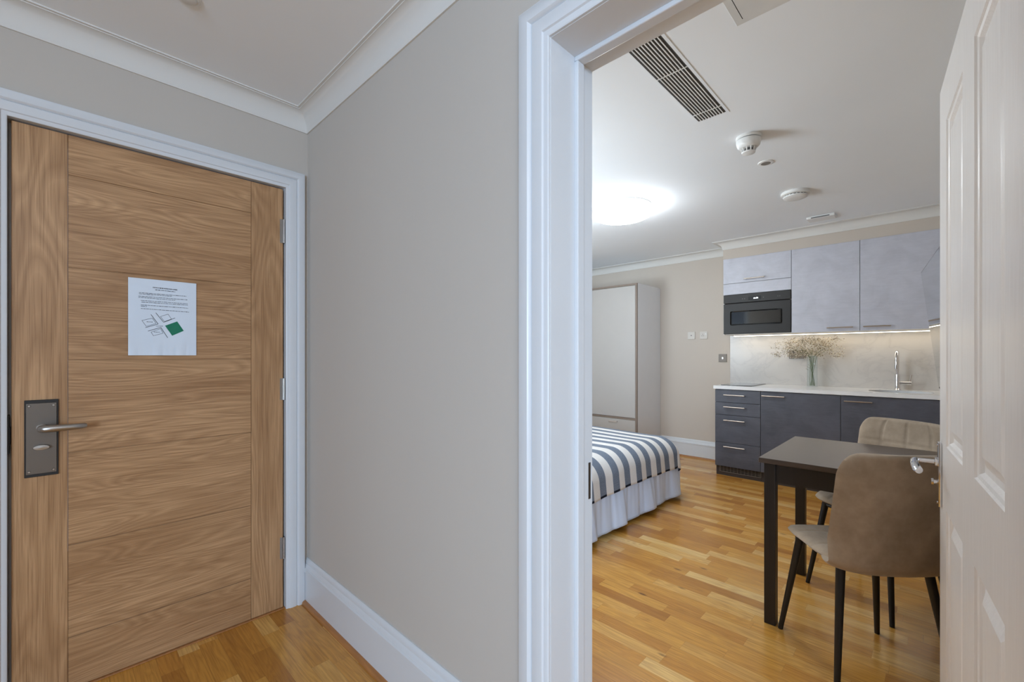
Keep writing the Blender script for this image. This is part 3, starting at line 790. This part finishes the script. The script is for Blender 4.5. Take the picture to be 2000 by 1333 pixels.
tag(bl2.build('blossoms', BLOOM2, fb), 'faded brownish blossoms', kind='stuff')

# ------------------------------------------------------------------ wardrobe
WDX, WY0, WZ = 4.60, 2.453, 2.035
WY1 = 3.66
wd = thing('wardrobe', (4.9, (WY0+WY1)/2, 0), label='tall white wardrobe with brown edging against the far wall beyond the bed', cat='wardrobe')
b = MB(); b.box(WDX+.02, BX-.003, WY0, WY0+.018, 0, WZ, .001, 1); b.build('side_panel', WARD_S, wd)
b = MB(); b.box(WDX+.02, BX-.003, WY1-.018, WY1, 0, WZ, .001, 1); b.build('side_panel', WARD_S, wd)
b = MB(); b.box(WDX+.02, BX-.003, WY0+.018, WY1-.018, WZ-.02, WZ); b.box(WDX+.02, BX-.003, WY0+.018, WY1-.018, .06, .08); b.box(BX-.01, BX-.003, WY0+.018, WY1-.018, .08, WZ-.02); b.build('carcass', WARD_S, wd)
b = MB(); b.box(WDX+.001, WDX+.02, WY0, WY0+.020, .0, WZ); b.box(WDX+.001, WDX+.02, WY1-.020, WY1, 0, WZ); b.box(WDX+.001, WDX+.02, WY0+.02, WY1-.02, WZ-.022, WZ); b.box(WDX+.001, WDX+.02, WY0+.02, WY1-.02, .452, .474); b.box(WDX+.001, WDX+.02, WY0+.02, WY1-.02, 0, .07)
b.build('edge_frame', WARD_E, wd)
YS = 3.052
for a, c in ((WY0+.022, YS-.002), (YS+.002, WY1-.022)):
    b = MB(); xo = 0 if a < 3 else .008; b.box(WDX+xo, WDX+.0185+xo, a, c, .477, WZ-.025, .0015, 1); b.build('door', WARD_D, wd)
    b = MB(); b.box(WDX+xo, WDX+.0185+xo, a, c, .075, .449, .0015, 1); dw_ = b.build('drawer', WARD_D, wd)
    yc = (a+c)/2 if a < 3 else (a+c)/2
    b = MB(); b.box(WDX+xo-.012, WDX+xo+.001, yc-.058, yc+.058, .405, .424, .003, 2); b.build('handle', WARD_H, dw_)

# ------------------------------------------------------------------ bed
BX0, BX1, BY0, BY1 = 2.10, 3.695, 1.560, 3.60
bd = thing('bed', ((BX0+BX1)/2, (BY0+BY1)/2, 0), label='double bed with gathered white skirt, its foot end towards the doorway', cat='bed')
b = MB(); b.box(BX0+.05, BX1-.05, BY0+.05, BY1, .05, .29, .01)
for x in (BX0+.12, BX1-.12):
    for y in (BY0+.12, BY1-.12): b.cyl((x, y, 0), (x, y, .05), .03)
b.build('base', MATTRESS, bd)
b = MB(); b.box(BX0+.035, BX1-.035, BY0+.035, BY1, .29, .475, .05, 4); b.build('mattress', MATTRESS, bd, True)
# gathered skirt along left side, foot and right side
rp = random.Random(5)
path = []; n1, n2 = 260, 220
c0, c1 = BX0+.008, BX1-.008; yf = BY0+.010
ps = [(c0, BY1-(BY1-yf)*i/n1, -1, 0) for i in range(n1)]+[(c0+(c1-c0)*i/n2, yf, 0, -1) for i in range(n2)]+[(c1, yf+(BY1-yf)*i/n1, 1, 0) for i in range(n1+1)]
seeds = [(rp.uniform(14, 24), rp.uniform(0, 6)) for _ in range(3)]+[(rp.uniform(34, 60), rp.uniform(0, 6)) for _ in range(2)]
sk = MB(); NZ = 16; rows = []; L = 0; pv = None
for (x, y, nx, ny) in ps:
    if pv: L += math.hypot(x-pv[0], y-pv[1])
    pv = (x, y)
    big = math.sin(L*17+1.6*math.sin(L*3.1))*.62+math.sin(L*29+1.3*math.sin(L*2.2+1))*.38
    big = math.copysign(abs(big)**.7, big)
    fine = math.sin(L*75+math.sin(L*9))*.5+math.sin(L*112)*.4
    col = []
    for j in range(NZ+1):
        t_ = j/NZ; z = .300-(.300-.028-.012*big)*t_
        o_ = .002+.020*t_+.030*big*(t_**.8)+.004*fine*(1-t_*.6)
        ax, ay = nx, ny
        if ny == -1:      # flare round the two foot corners
            e = min(x-c0, c1-x)
            if e < .05: ax = (-1 if x-c0 < .05 else 1)*(1-e/.05)*.9
        else:
            e = y-yf
            if e < .05: ay = -(1-e/.05)*.9
        col.append(sk.bm.verts.new((x+ax*o_, y+ay*o_, z)))
    rows.append(col)
for A_, B_ in zip(rows, rows[1:]):
    for j in range(NZ): sk.bm.faces.new((A_[j], B_[j], B_[j+1], A_[j+1]))
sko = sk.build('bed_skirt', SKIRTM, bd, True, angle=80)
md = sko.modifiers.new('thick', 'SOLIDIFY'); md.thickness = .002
# striped blanket over mattress (radial fall at the corners)
bk = MB(); uvl = bk.bm.loops.layers.uv.new('UVMap')
TOP, RB, DROP = .515, .15, .245
ix0, ix1, iy0 = BX0-.012+RB, BX1+.006-RB, BY0-.012+RB
def drop_map(d):            # path length past the inner edge -> (outward, down)
    arc = RB*PI/2
    if d <= arc: a = d/RB; return RB*math.sin(a), RB*(1-math.cos(a))
    return RB+.012*math.sin((d-arc)*9), RB+(d-arc)
ov = RB*PI/2+DROP-RB
ss = [ix0-ov+ov*i/16 for i in range(16)]+[ix0+(ix1-ix0)*i/60 for i in range(60)]+[ix1+ov*i/16 for i in range(17)]
ts = [iy0-ov+ov*i/20 for i in range(20)]+[iy0+(BY1-.1-iy0)*i/40 for i in range(41)]
def bpt(s_, t_):
    dx = (s_-ix1) if s_ > ix1 else ((s_-ix0) if s_ < ix0 else 0); dy = (t_-iy0) if t_ < iy0 else 0
    d = math.hypot(dx, dy); z = TOP+.006*math.sin(s_*5)*math.sin(t_*4+1); x, y = min(max(s_, ix0), ix1), max(t_, iy0)
    # soft crown
    z += .012*math.sin(PI*(x-ix0)/(ix1-ix0))
    if d > 0:
        o_, dn = drop_map(d); ang = math.atan2(dy, dx)
        if dx and dy: o_ *= 1+.22*math.sin(2*ang)*math.sin(6*ang)*min(1, d/.2)
        x += o_*dx/d; y += o_*dy/d; z -= dn
        if dy and not dx: y += .004*math.sin(s_*21)*min(1, d/.2); z += .010*(x-2.9)*-0.6*min(1, d/ov)
    return (x, y, z)
G = [[bk.bm.verts.new(bpt(s_, t_)) for t_ in ts] for s_ in ss]
for i in range(len(ss)-1):
    for j in range(len(ts)-1):
        fc = bk.bm.faces.new((G[i][j], G[i+1][j], G[i+1][j+1], G[i][j+1]))
        for lp, (a, c) in zip(fc.loops, ((i, j), (i+1, j), (i+1, j+1), (i, j+1))):
            lp[uvl].uv = (ss[a], 1-(ts[c]-ts[0]))
bko = bk.build('blanket', STRIPE, loc=(2.9, 2.5, .26), smooth=True, angle=80)
tag(bko, 'grey and white striped blanket spread over the bed, dark tufts at its hem', 'blanket')
md = bko.modifiers.new('thick', 'SOLIDIFY'); md.thickness = .004; md.offset = 1

# ------------------------------------------------------------------ dining table
TX0, TX1, TY0, TY1, TZ = 2.172, 2.885, -.105, .566, .745
tb = thing('dining_table', ((TX0+TX1)/2, (TY0+TY1)/2, 0), label='small black-brown wooden dining table between the two taupe chairs', cat='table')
b = MB(); b.box(TX0, TX1, TY0, TY1, TZ-.022, TZ, .002, 2); b.build('tabletop', TABLEW, tb)
for x0 in (TX0+.028, TX1-.073):
    for y0 in (TY0+.015, TY1-.060):
        b = MB(); b.box(x0, x0+.045, y0, y0+.045, 0, TZ-.0225, .002, 2); b.build('leg', TABLEL, tb)
for x0 in (TX0+.04, TX1-.062):
    b = MB(); b.box(x0, x0+.022, TY0+.066, TY1-.066, TZ-.11, TZ-.0225); b.build('apron', TABLEL, tb)
for y0 in (TY0+.027, TY1-.049):
    b = MB(); b.box(TX0+.079, TX1-.079, y0, y0+.022, TZ-.11, TZ-.0225); b.build('apron', TABLEL, tb)

# ------------------------------------------------------------------ chairs (local: +x forward, +y left)
def chair(loc, rz_, label, src=None):
    t = thing('dining_chair', loc, rz_, label=label, cat='chair', group='taupe velvet dining chairs at the table')
    if src:
        for ch in src.children:
            c = ch.copy(); COL.objects.link(c); c.parent = t
            for g_ in ch.children:
                d_ = g_.copy(); COL.objects.link(d_); d_.parent = c
        return t
    # seat cushion: superellipse plan, pillow section, tufted in squares
    def tuft(a, b_, na, nb, depth):
        fa = abs(((a*na) % 1)-.5)*2; fb_ = abs(((b_*nb) % 1)-.5)*2       # 1 on seams
        return -depth*max(max(0, (fa-.80)/.20)**1.5, max(0, (fb_-.80)/.20)**1.5)
    s_ = MB(); NU, NV = 60, 60
    def seat(u, v, up):     # u,v in -1..1
        n = 4.0
        # square -> superellipse
        m_ = max(abs(u), abs(v)); l_ = (abs(u)**n+abs(v)**n)**(1/n) if m_ > 0 else 1
        k = (m_/l_) if l_ > 0 else 1
        uu, vv = u*(.15+.85*k) if m_ else u, v*(.15+.85*k) if m_ else v
        x = -.005+uu*.186; y = vv*(.212+.012*max(0, -uu))
        e = max(0, 1-m_**6)**.5
        zc = .462+.006*abs(vv)**2-.010*max(0, uu-.6)/.4
        if up: z = zc+.022*e+tuft((uu+1)/2, (vv+1)/2, 3, 4, .004)*e
        else: z = zc-.020*e
        return (x, y, z)
    for up in (1, 0):
        G = [[s_.bm.verts.new(seat(-1+2*i/NU, -1+2*j/NV, up)) for j in range(NV+1)] for i in range(NU+1)]
        for i in range(NU):
            for j in range(NV): s_.bm.faces.new((G[i][j], G[i+1][j], G[i+1][j+1], G[i][j+1]))
    bmesh.ops.remove_doubles(s_.bm, verts=s_.bm.verts[:], dist=.0004)
    s_.build('seat', VELVET, t, True, angle=70)
    # backrest shell sweeping under the seat
    prof = [(-.04, .436), (-.11, .430), (-.168, .432), (-.203, .458), (-.215, .510), (-.225, .58), (-.236, .66), (-.247, .74), (-.256, .81), (-.264, .866)]
    seg = [0]
    for p, q in zip(prof, prof[1:]): seg.append(seg[-1]+math.hypot(q[0]-p[0], q[1]-p[1]))
    def along(d):
        for k in range(len(prof)-1):
            if d <= seg[k+1]+1e-9:
                f_ = (d-seg[k])/(seg[k+1]-seg[k])
                def cr(i): return prof[min(max(i, 0), len(prof)-1)]
                p0, p1, p2, p3 = cr(k-1), cr(k), cr(k+1), cr(k+2)
                r_ = [.5*((2*p1[c])+(-p0[c]+p2[c])*f_+(2*p0[c]-5*p1[c]+4*p2[c]-p3[c])*f_**2+(-p0[c]+3*p1[c]-3*p2[c]+p3[c])*f_**3) for c in (0, 1)]
                return Vector(r_)
        return Vector(prof[-1])
    Lt = seg[-1]; b = MB(); NU, NV = 80, 60
    def back(iu, v, front):
        d = Lt*(1-math.cos(PI*iu/NU*.5+0))if False else Lt*math.sin(PI/2*iu/NU)
        p = along(d); q = along(min(Lt, d+.004)); r_ = along(max(0, d-.004)); tg = (q-r_).normalized(); nrm = Vector((tg.y, -tg.x))   # towards +x/up side
        topd = (Lt-d); R_ = .085
        hw = .234-.016*max(0, (p.y-.46)/.41)
        if topd < R_: hw -= R_*(1-math.sqrt(max(0, 1-((R_-topd)/R_)**2)))*.98
        if d < .17: hw -= .15*(1-math.sqrt(max(0, 1-((.17-d)/.17)**2)))
        e = max(0, 1-abs(v)**5)**.5*max(0, 1-(max(0, 1-topd/.02))**2)**.5
        th = .021*e
        if front:
            rel = max(0, (p.y-.50)/.36)
            off = th+(tuft(rel*.999, (v+1)/2, 3, 4, .0045)*e if p.y > .5 else 0)
        else: off = -th*.7
        wrap = (.032*min(1, max(0, (p.y-.45)/.1)))*abs(v)**2.2
        lift = .034*abs(v)**2.4*(1 if p.y < .5 else 0)*min(1, max(0, 1-(p.y-.43)/.07))
        return (p.x+nrm.x*off+wrap, hw*v, p.y+nrm.y*off+lift)
    for fr in (1, 0):
        G = [[b.bm.verts.new(back(i, -1+2*j/NV, fr)) for j in range(NV+1)] for i in range(NU+1)]
        for i in range(NU):
            for j in range(NV): b.bm.faces.new((G[i][j], G[i+1][j], G[i+1][j+1], G[i][j+1]))
    bmesh.ops.remove_doubles(b.bm, verts=b.bm.verts[:], dist=.0004)
    b.build('backrest', VELVET, t, True, angle=70)
    fr = MB(); fr.box(-.13, .13, -.15, .15, .420, .434)
    for sx in (-1, 1): fr.tube([(sx*.13, -.158, .424), (sx*.13, .158, .424)], .010, 10)
    fr.build('seat_frame', LEGB, t)
    for sx in (-1, 1):
        for sy in (-1, 1):
            l_ = MB(); l_.tube([(sx*.129, sy*.148, .432), (sx*.190, sy*.199, 0.0)], .014, 14, radii=[.0155, .0095]); l_.build('leg', LEGB, t, True)
    return t
c1_ = chair((2.181, .213, 0), math.radians(39), 'taupe velvet chair nearest the doorway, its smooth back turned to us')
chair((2.818, .216, 0), math.radians(151), 'taupe velvet chair beyond the table, tufted back facing us', c1_)

# ------------------------------------------------------------------ television
tvd = Vector((.9957, .0923, 0)); tvn = Vector((-.0923, .9957, 0))
ft = Vector((3.56, .058, 1.694)); tilt = math.radians(6.4); H_, Wd = .69, 1.225
upv = (tvn*math.sin(tilt)+Vector((0, 0, math.cos(tilt)))); out = tvn*math.cos(tilt)-Vector((0, 0, math.sin(tilt)))
tv = thing('television', ft-tvd*Wd/2-upv*H_/2, label='flat television on a wall bracket, tilted down, half hidden by the white door', cat='television')
def slab(u0, u1, v0, v1, n0, n1):
    b_ = MB(); P = [[[ft-tvd*u-upv*v+out*n for n in (n0, n1)] for v in (v0, v1)] for u in (u0, u1)]
    vs_ = [b_.bm.verts.new(P[i][j][k]) for i in (0, 1) for j in (0, 1) for k in (0, 1)]
    for q in ((0, 1, 3, 2), (4, 6, 7, 5), (0, 4, 5, 1), (2, 3, 7, 6), (0, 2, 6, 4), (1, 5, 7, 3)): b_.bm.faces.new([vs_[i] for i in q])
    return b_
slab(0, Wd, 0, H_, -.022, -.001).build('housing', LEGB, tv)
slab(.004, Wd-.004, .004, H_-.012, -.001, .0005).build('screen', TVM, tv)
b = slab(.35, .87, .2, .5, -.05, -.022); b.build('rear_cover', LEGB, tv)
b = MB(); cpt = ft-tvd*Wd/2-upv*H_/2-out*.05; b.tube([cpt, Vector((cpt.x, TY+.002, cpt.z))], .02, 10); b.box(cpt.x-.1, cpt.x+.1, TY+.0005, TY+.01, cpt.z-.12, cpt.z+.12); b.build('wall_bracket', LEGB, tv)

# ------------------------------------------------------------------ ceiling fittings
lp = thing('ceiling_lamp', (3.19, 1.825, BC), label='round glowing white flush lamp on the bedroom ceiling', cat='lamp')
LX, LY = 3.155, 1.815
b = MB(); b.lathe([(.225, BC-.0005), (.229, BC-.005), (.230, BC-.016), (.229, BC-.018), (.21, BC-.0185), (0, BC-.0185)], (LX, LY, 0), 56); b.build('base_ring', PLASTIC, lp, True)
b = MB(); b.lathe([(.224, BC-.019), (.230, BC-.027), (.234, BC-.048), (.228, BC-.072), (.205, BC-.084), (.15, BC-.095), (.08, BC-.101), (0, BC-.102)], (LX, LY, 0), 56); b.build('diffuser', LAMPM, lp, True)
for k in range(3):
    a = k*2*PI/3+2.0; b = MB(); b.box(-.006, .006, -.006, .006, BC-.035, BC-.004, .002)
    bmesh.ops.translate(b.bm, verts=b.bm.verts[:], vec=(LX+.236*math.cos(a), LY+.236*math.sin(a), 0)); b.build('clip', STEEL, lp)
# added hall lamp, unseen behind the camera, brightens the hall
hl = thing('ceiling_lamp', (-.3, -.9, HC), label='added round white flush lamp on the hall ceiling, out of view', cat='lamp')
b = MB(); b.lathe([(.17, HC-.0005), (.17, HC-.03), (0, HC-.03)], (-.3, -.9, 0), 40); b.build('base_ring', PLASTIC, hl, True)
b = MB(); b.lathe([(.165, HC-.0305), (.175, HC-.045), (.15, HC-.075), (.08, HC-.09), (0, HC-.093)], (-.3, -.9, 0), 40); b.build('diffuser', HFILLM, hl, True)
# air vent
vt = thing('air_vent', (1.85, .785, BC), label='long white slotted air vent in the bedroom ceiling near the doorway', cat='vent')
vx0, vx1, vy0, vy1 = 1.16, 2.274, .735, .868
b = MB(); b.box(vx0, vx1, vy0, vy1, BC-.0012, BC-.0002); b.build('duct_back', DUCT, vt)
b = MB(); t_ = .012
b.box(vx0-t_, vx1+t_, vy0-t_, vy0, BC-.0025, BC-.0002); b.box(vx0-t_, vx1+t_, vy1, vy1+t_, BC-.0025, BC-.0002)
b.box(vx0-t_, vx0, vy0, vy1, BC-.0025, BC-.0002); b.box(vx1, vx1+t_, vy0, vy1, BC-.0025, BC-.0002); b.build('frame', CEIL, vt)
for k in range(1, 10):
    y = vy0+(vy1-vy0)*k/10; b = MB(); b.box(vx0, vx1, y-.0019, y+.0019, BC-.0045, BC-.0013); b.build('slat', VENTL, vt)
for x in (1.22, 1.50, 1.805, 2.20):
    b = MB(); b.box(x-.002, x+.002, vy0, vy1, BC-.004, BC-.0013); b.build('cross_bar', VENTL, vt)
# access hatch
ht = thing('ceiling_hatch', (1.4, .2, BC), label='square white access panel in the bedroom ceiling near the doorway', cat='hatch')
b = MB(); b.box(1.20, 1.712, .02, .516, BC-.003, BC-.0002, .001, 1); b.build('frame', VENTW, ht)
b = MB(); b.box(1.22, 1.686, .046, .488, BC-.0042, BC-.003, .0005, 1); b.build('panel', VENTW, ht)
b = MB(); b.box(1.22, 1.686, .489, .491, BC-.0036, BC-.0029); b.build('gap', BLACK, ht)
# domed alarm with beacon
al = thing('smoke_alarm', (2.63, .73, BC), label='deep domed white smoke alarm nearest the doorway on the ceiling', cat='smoke alarm')
AX, AY = 2.625, .733
b = MB(); b.lathe([(.062, BC-.0003), (.062, BC-.012), (.058, BC-.016), (0, BC-.016)], (AX, AY, 0), 36); b.build('base', PLASTIC, al, True)
b = MB(); b.lathe([(.054, BC-.0162), (.054, BC-.0205), (0, BC-.0205)], (AX, AY, 0), 36); b.build('gap_ring', BLACK, al, True)
b = MB(); b.lathe([(.061, BC-.0207), (.061, BC-.030), (.056, BC-.050), (.045, BC-.062), (.040, BC-.064), (0, BC-.064)], (AX, AY, 0), 36); b.build('body', PLASTIC, al, True)
b = MB(); b.lathe([(.020, BC-.0642), (.020, BC-.084), (0, BC-.084)], (AX, AY, 0), 24); b.build('sensor_core', GREYV, al, True)
b = MB()
for k in range(10):
    a = 2*PI*k/10; b.tube([(AX+.034*math.cos(a), AY+.034*math.sin(a), BC-.063), (AX+.030*math.cos(a), AY+.030*math.sin(a), BC-.088)], .0036, 6)
b.lathe([(.034, BC-.084), (.033, BC-.090), (.022, BC-.094), (0, BC-.095)], (AX, AY, 0), 28); b.build('cage', PLASTIC, al, True)
# small recessed spot
sp_ = thing('sprinkler_cover', (3.05, .753, BC), label='small flat round fitting in the ceiling between the two alarms', cat='ceiling fitting')
b = MB(); b.lathe([(.044, BC-.0003), (.043, BC-.004), (.032, BC-.007), (.027, BC-.006)], (3.05, .753, 0), 32); b.build('rim', PLASTIC, sp_, True)
b = MB(); b.lathe([(.0268, BC-.0062), (.012, BC-.0035), (0, BC-.003)], (3.05, .753, 0), 28); b.build('insert', SOCKG, sp_, True)
# flat round alarm
a2 = thing('smoke_alarm', (3.76, .735, BC), label='flat round white smoke alarm with slotted rim, nearer the kitchen', cat='smoke alarm')
QX, QY = 3.755, .735
b = MB(); b.lathe([(.090, BC-.0003), (.090, BC-.020), (.080, BC-.024), (0, BC-.024)], (QX, QY, 0), 44); b.build('base', PLASTIC, a2, True)
b = MB(); b.lathe([(.070, BC-.0242), (.070, BC-.031), (0, BC-.031)], (QX, QY, 0), 36); b.build('slot_ring', GREYV, a2, True)
b = MB()
for k in range(20):
    a = 2*PI*k/20; b.tube([(QX+.073*math.cos(a), QY+.073*math.sin(a), BC-.024), (QX+.073*math.cos(a), QY+.073*math.sin(a), BC-.031)], .003, 5)
b.lathe([(.077, BC-.031), (.076, BC-.038), (.066, BC-.044), (.03, BC-.047), (0, BC-.047)], (QX, QY, 0), 44); b.build('cover', PLASTIC, a2, True)
# small emergency light box close to the kitchen
em = thing('emergency_light', (4.58, .70, BC), label='small white box fitting on the ceiling just before the wall cabinets', cat='ceiling fitting')
b = MB(); b.box(4.50, 4.63, .60, .80, BC-.022, BC-.0003, .006, 2); b.build('housing', PLASTIC, em)
b = MB(); b.box(4.475+.02, 4.502, .635, .765, BC-.019, BC-.012); b.build('slot', GREYV, em)
# hall downlight at the top edge of the photo
hd = thing('downlight', (.31, 1.76, HC), label='small round recessed downlight in the hall ceiling', cat='downlight')
b = MB(); b.lathe([(.038, HC-.0003), (.038, HC-.003), (.030, HC-.006), (.026, HC-.004)], (.290, 1.752, 0), 32); b.build('rim', PLASTIC, hd, True)
b = MB(); b.lathe([(.0259, HC-.0041), (.024, HC-.010), (.012, HC-.013), (0, HC-.0135)], (.290, 1.752, 0), 28); b.build('lens', VENTW, hd, True)
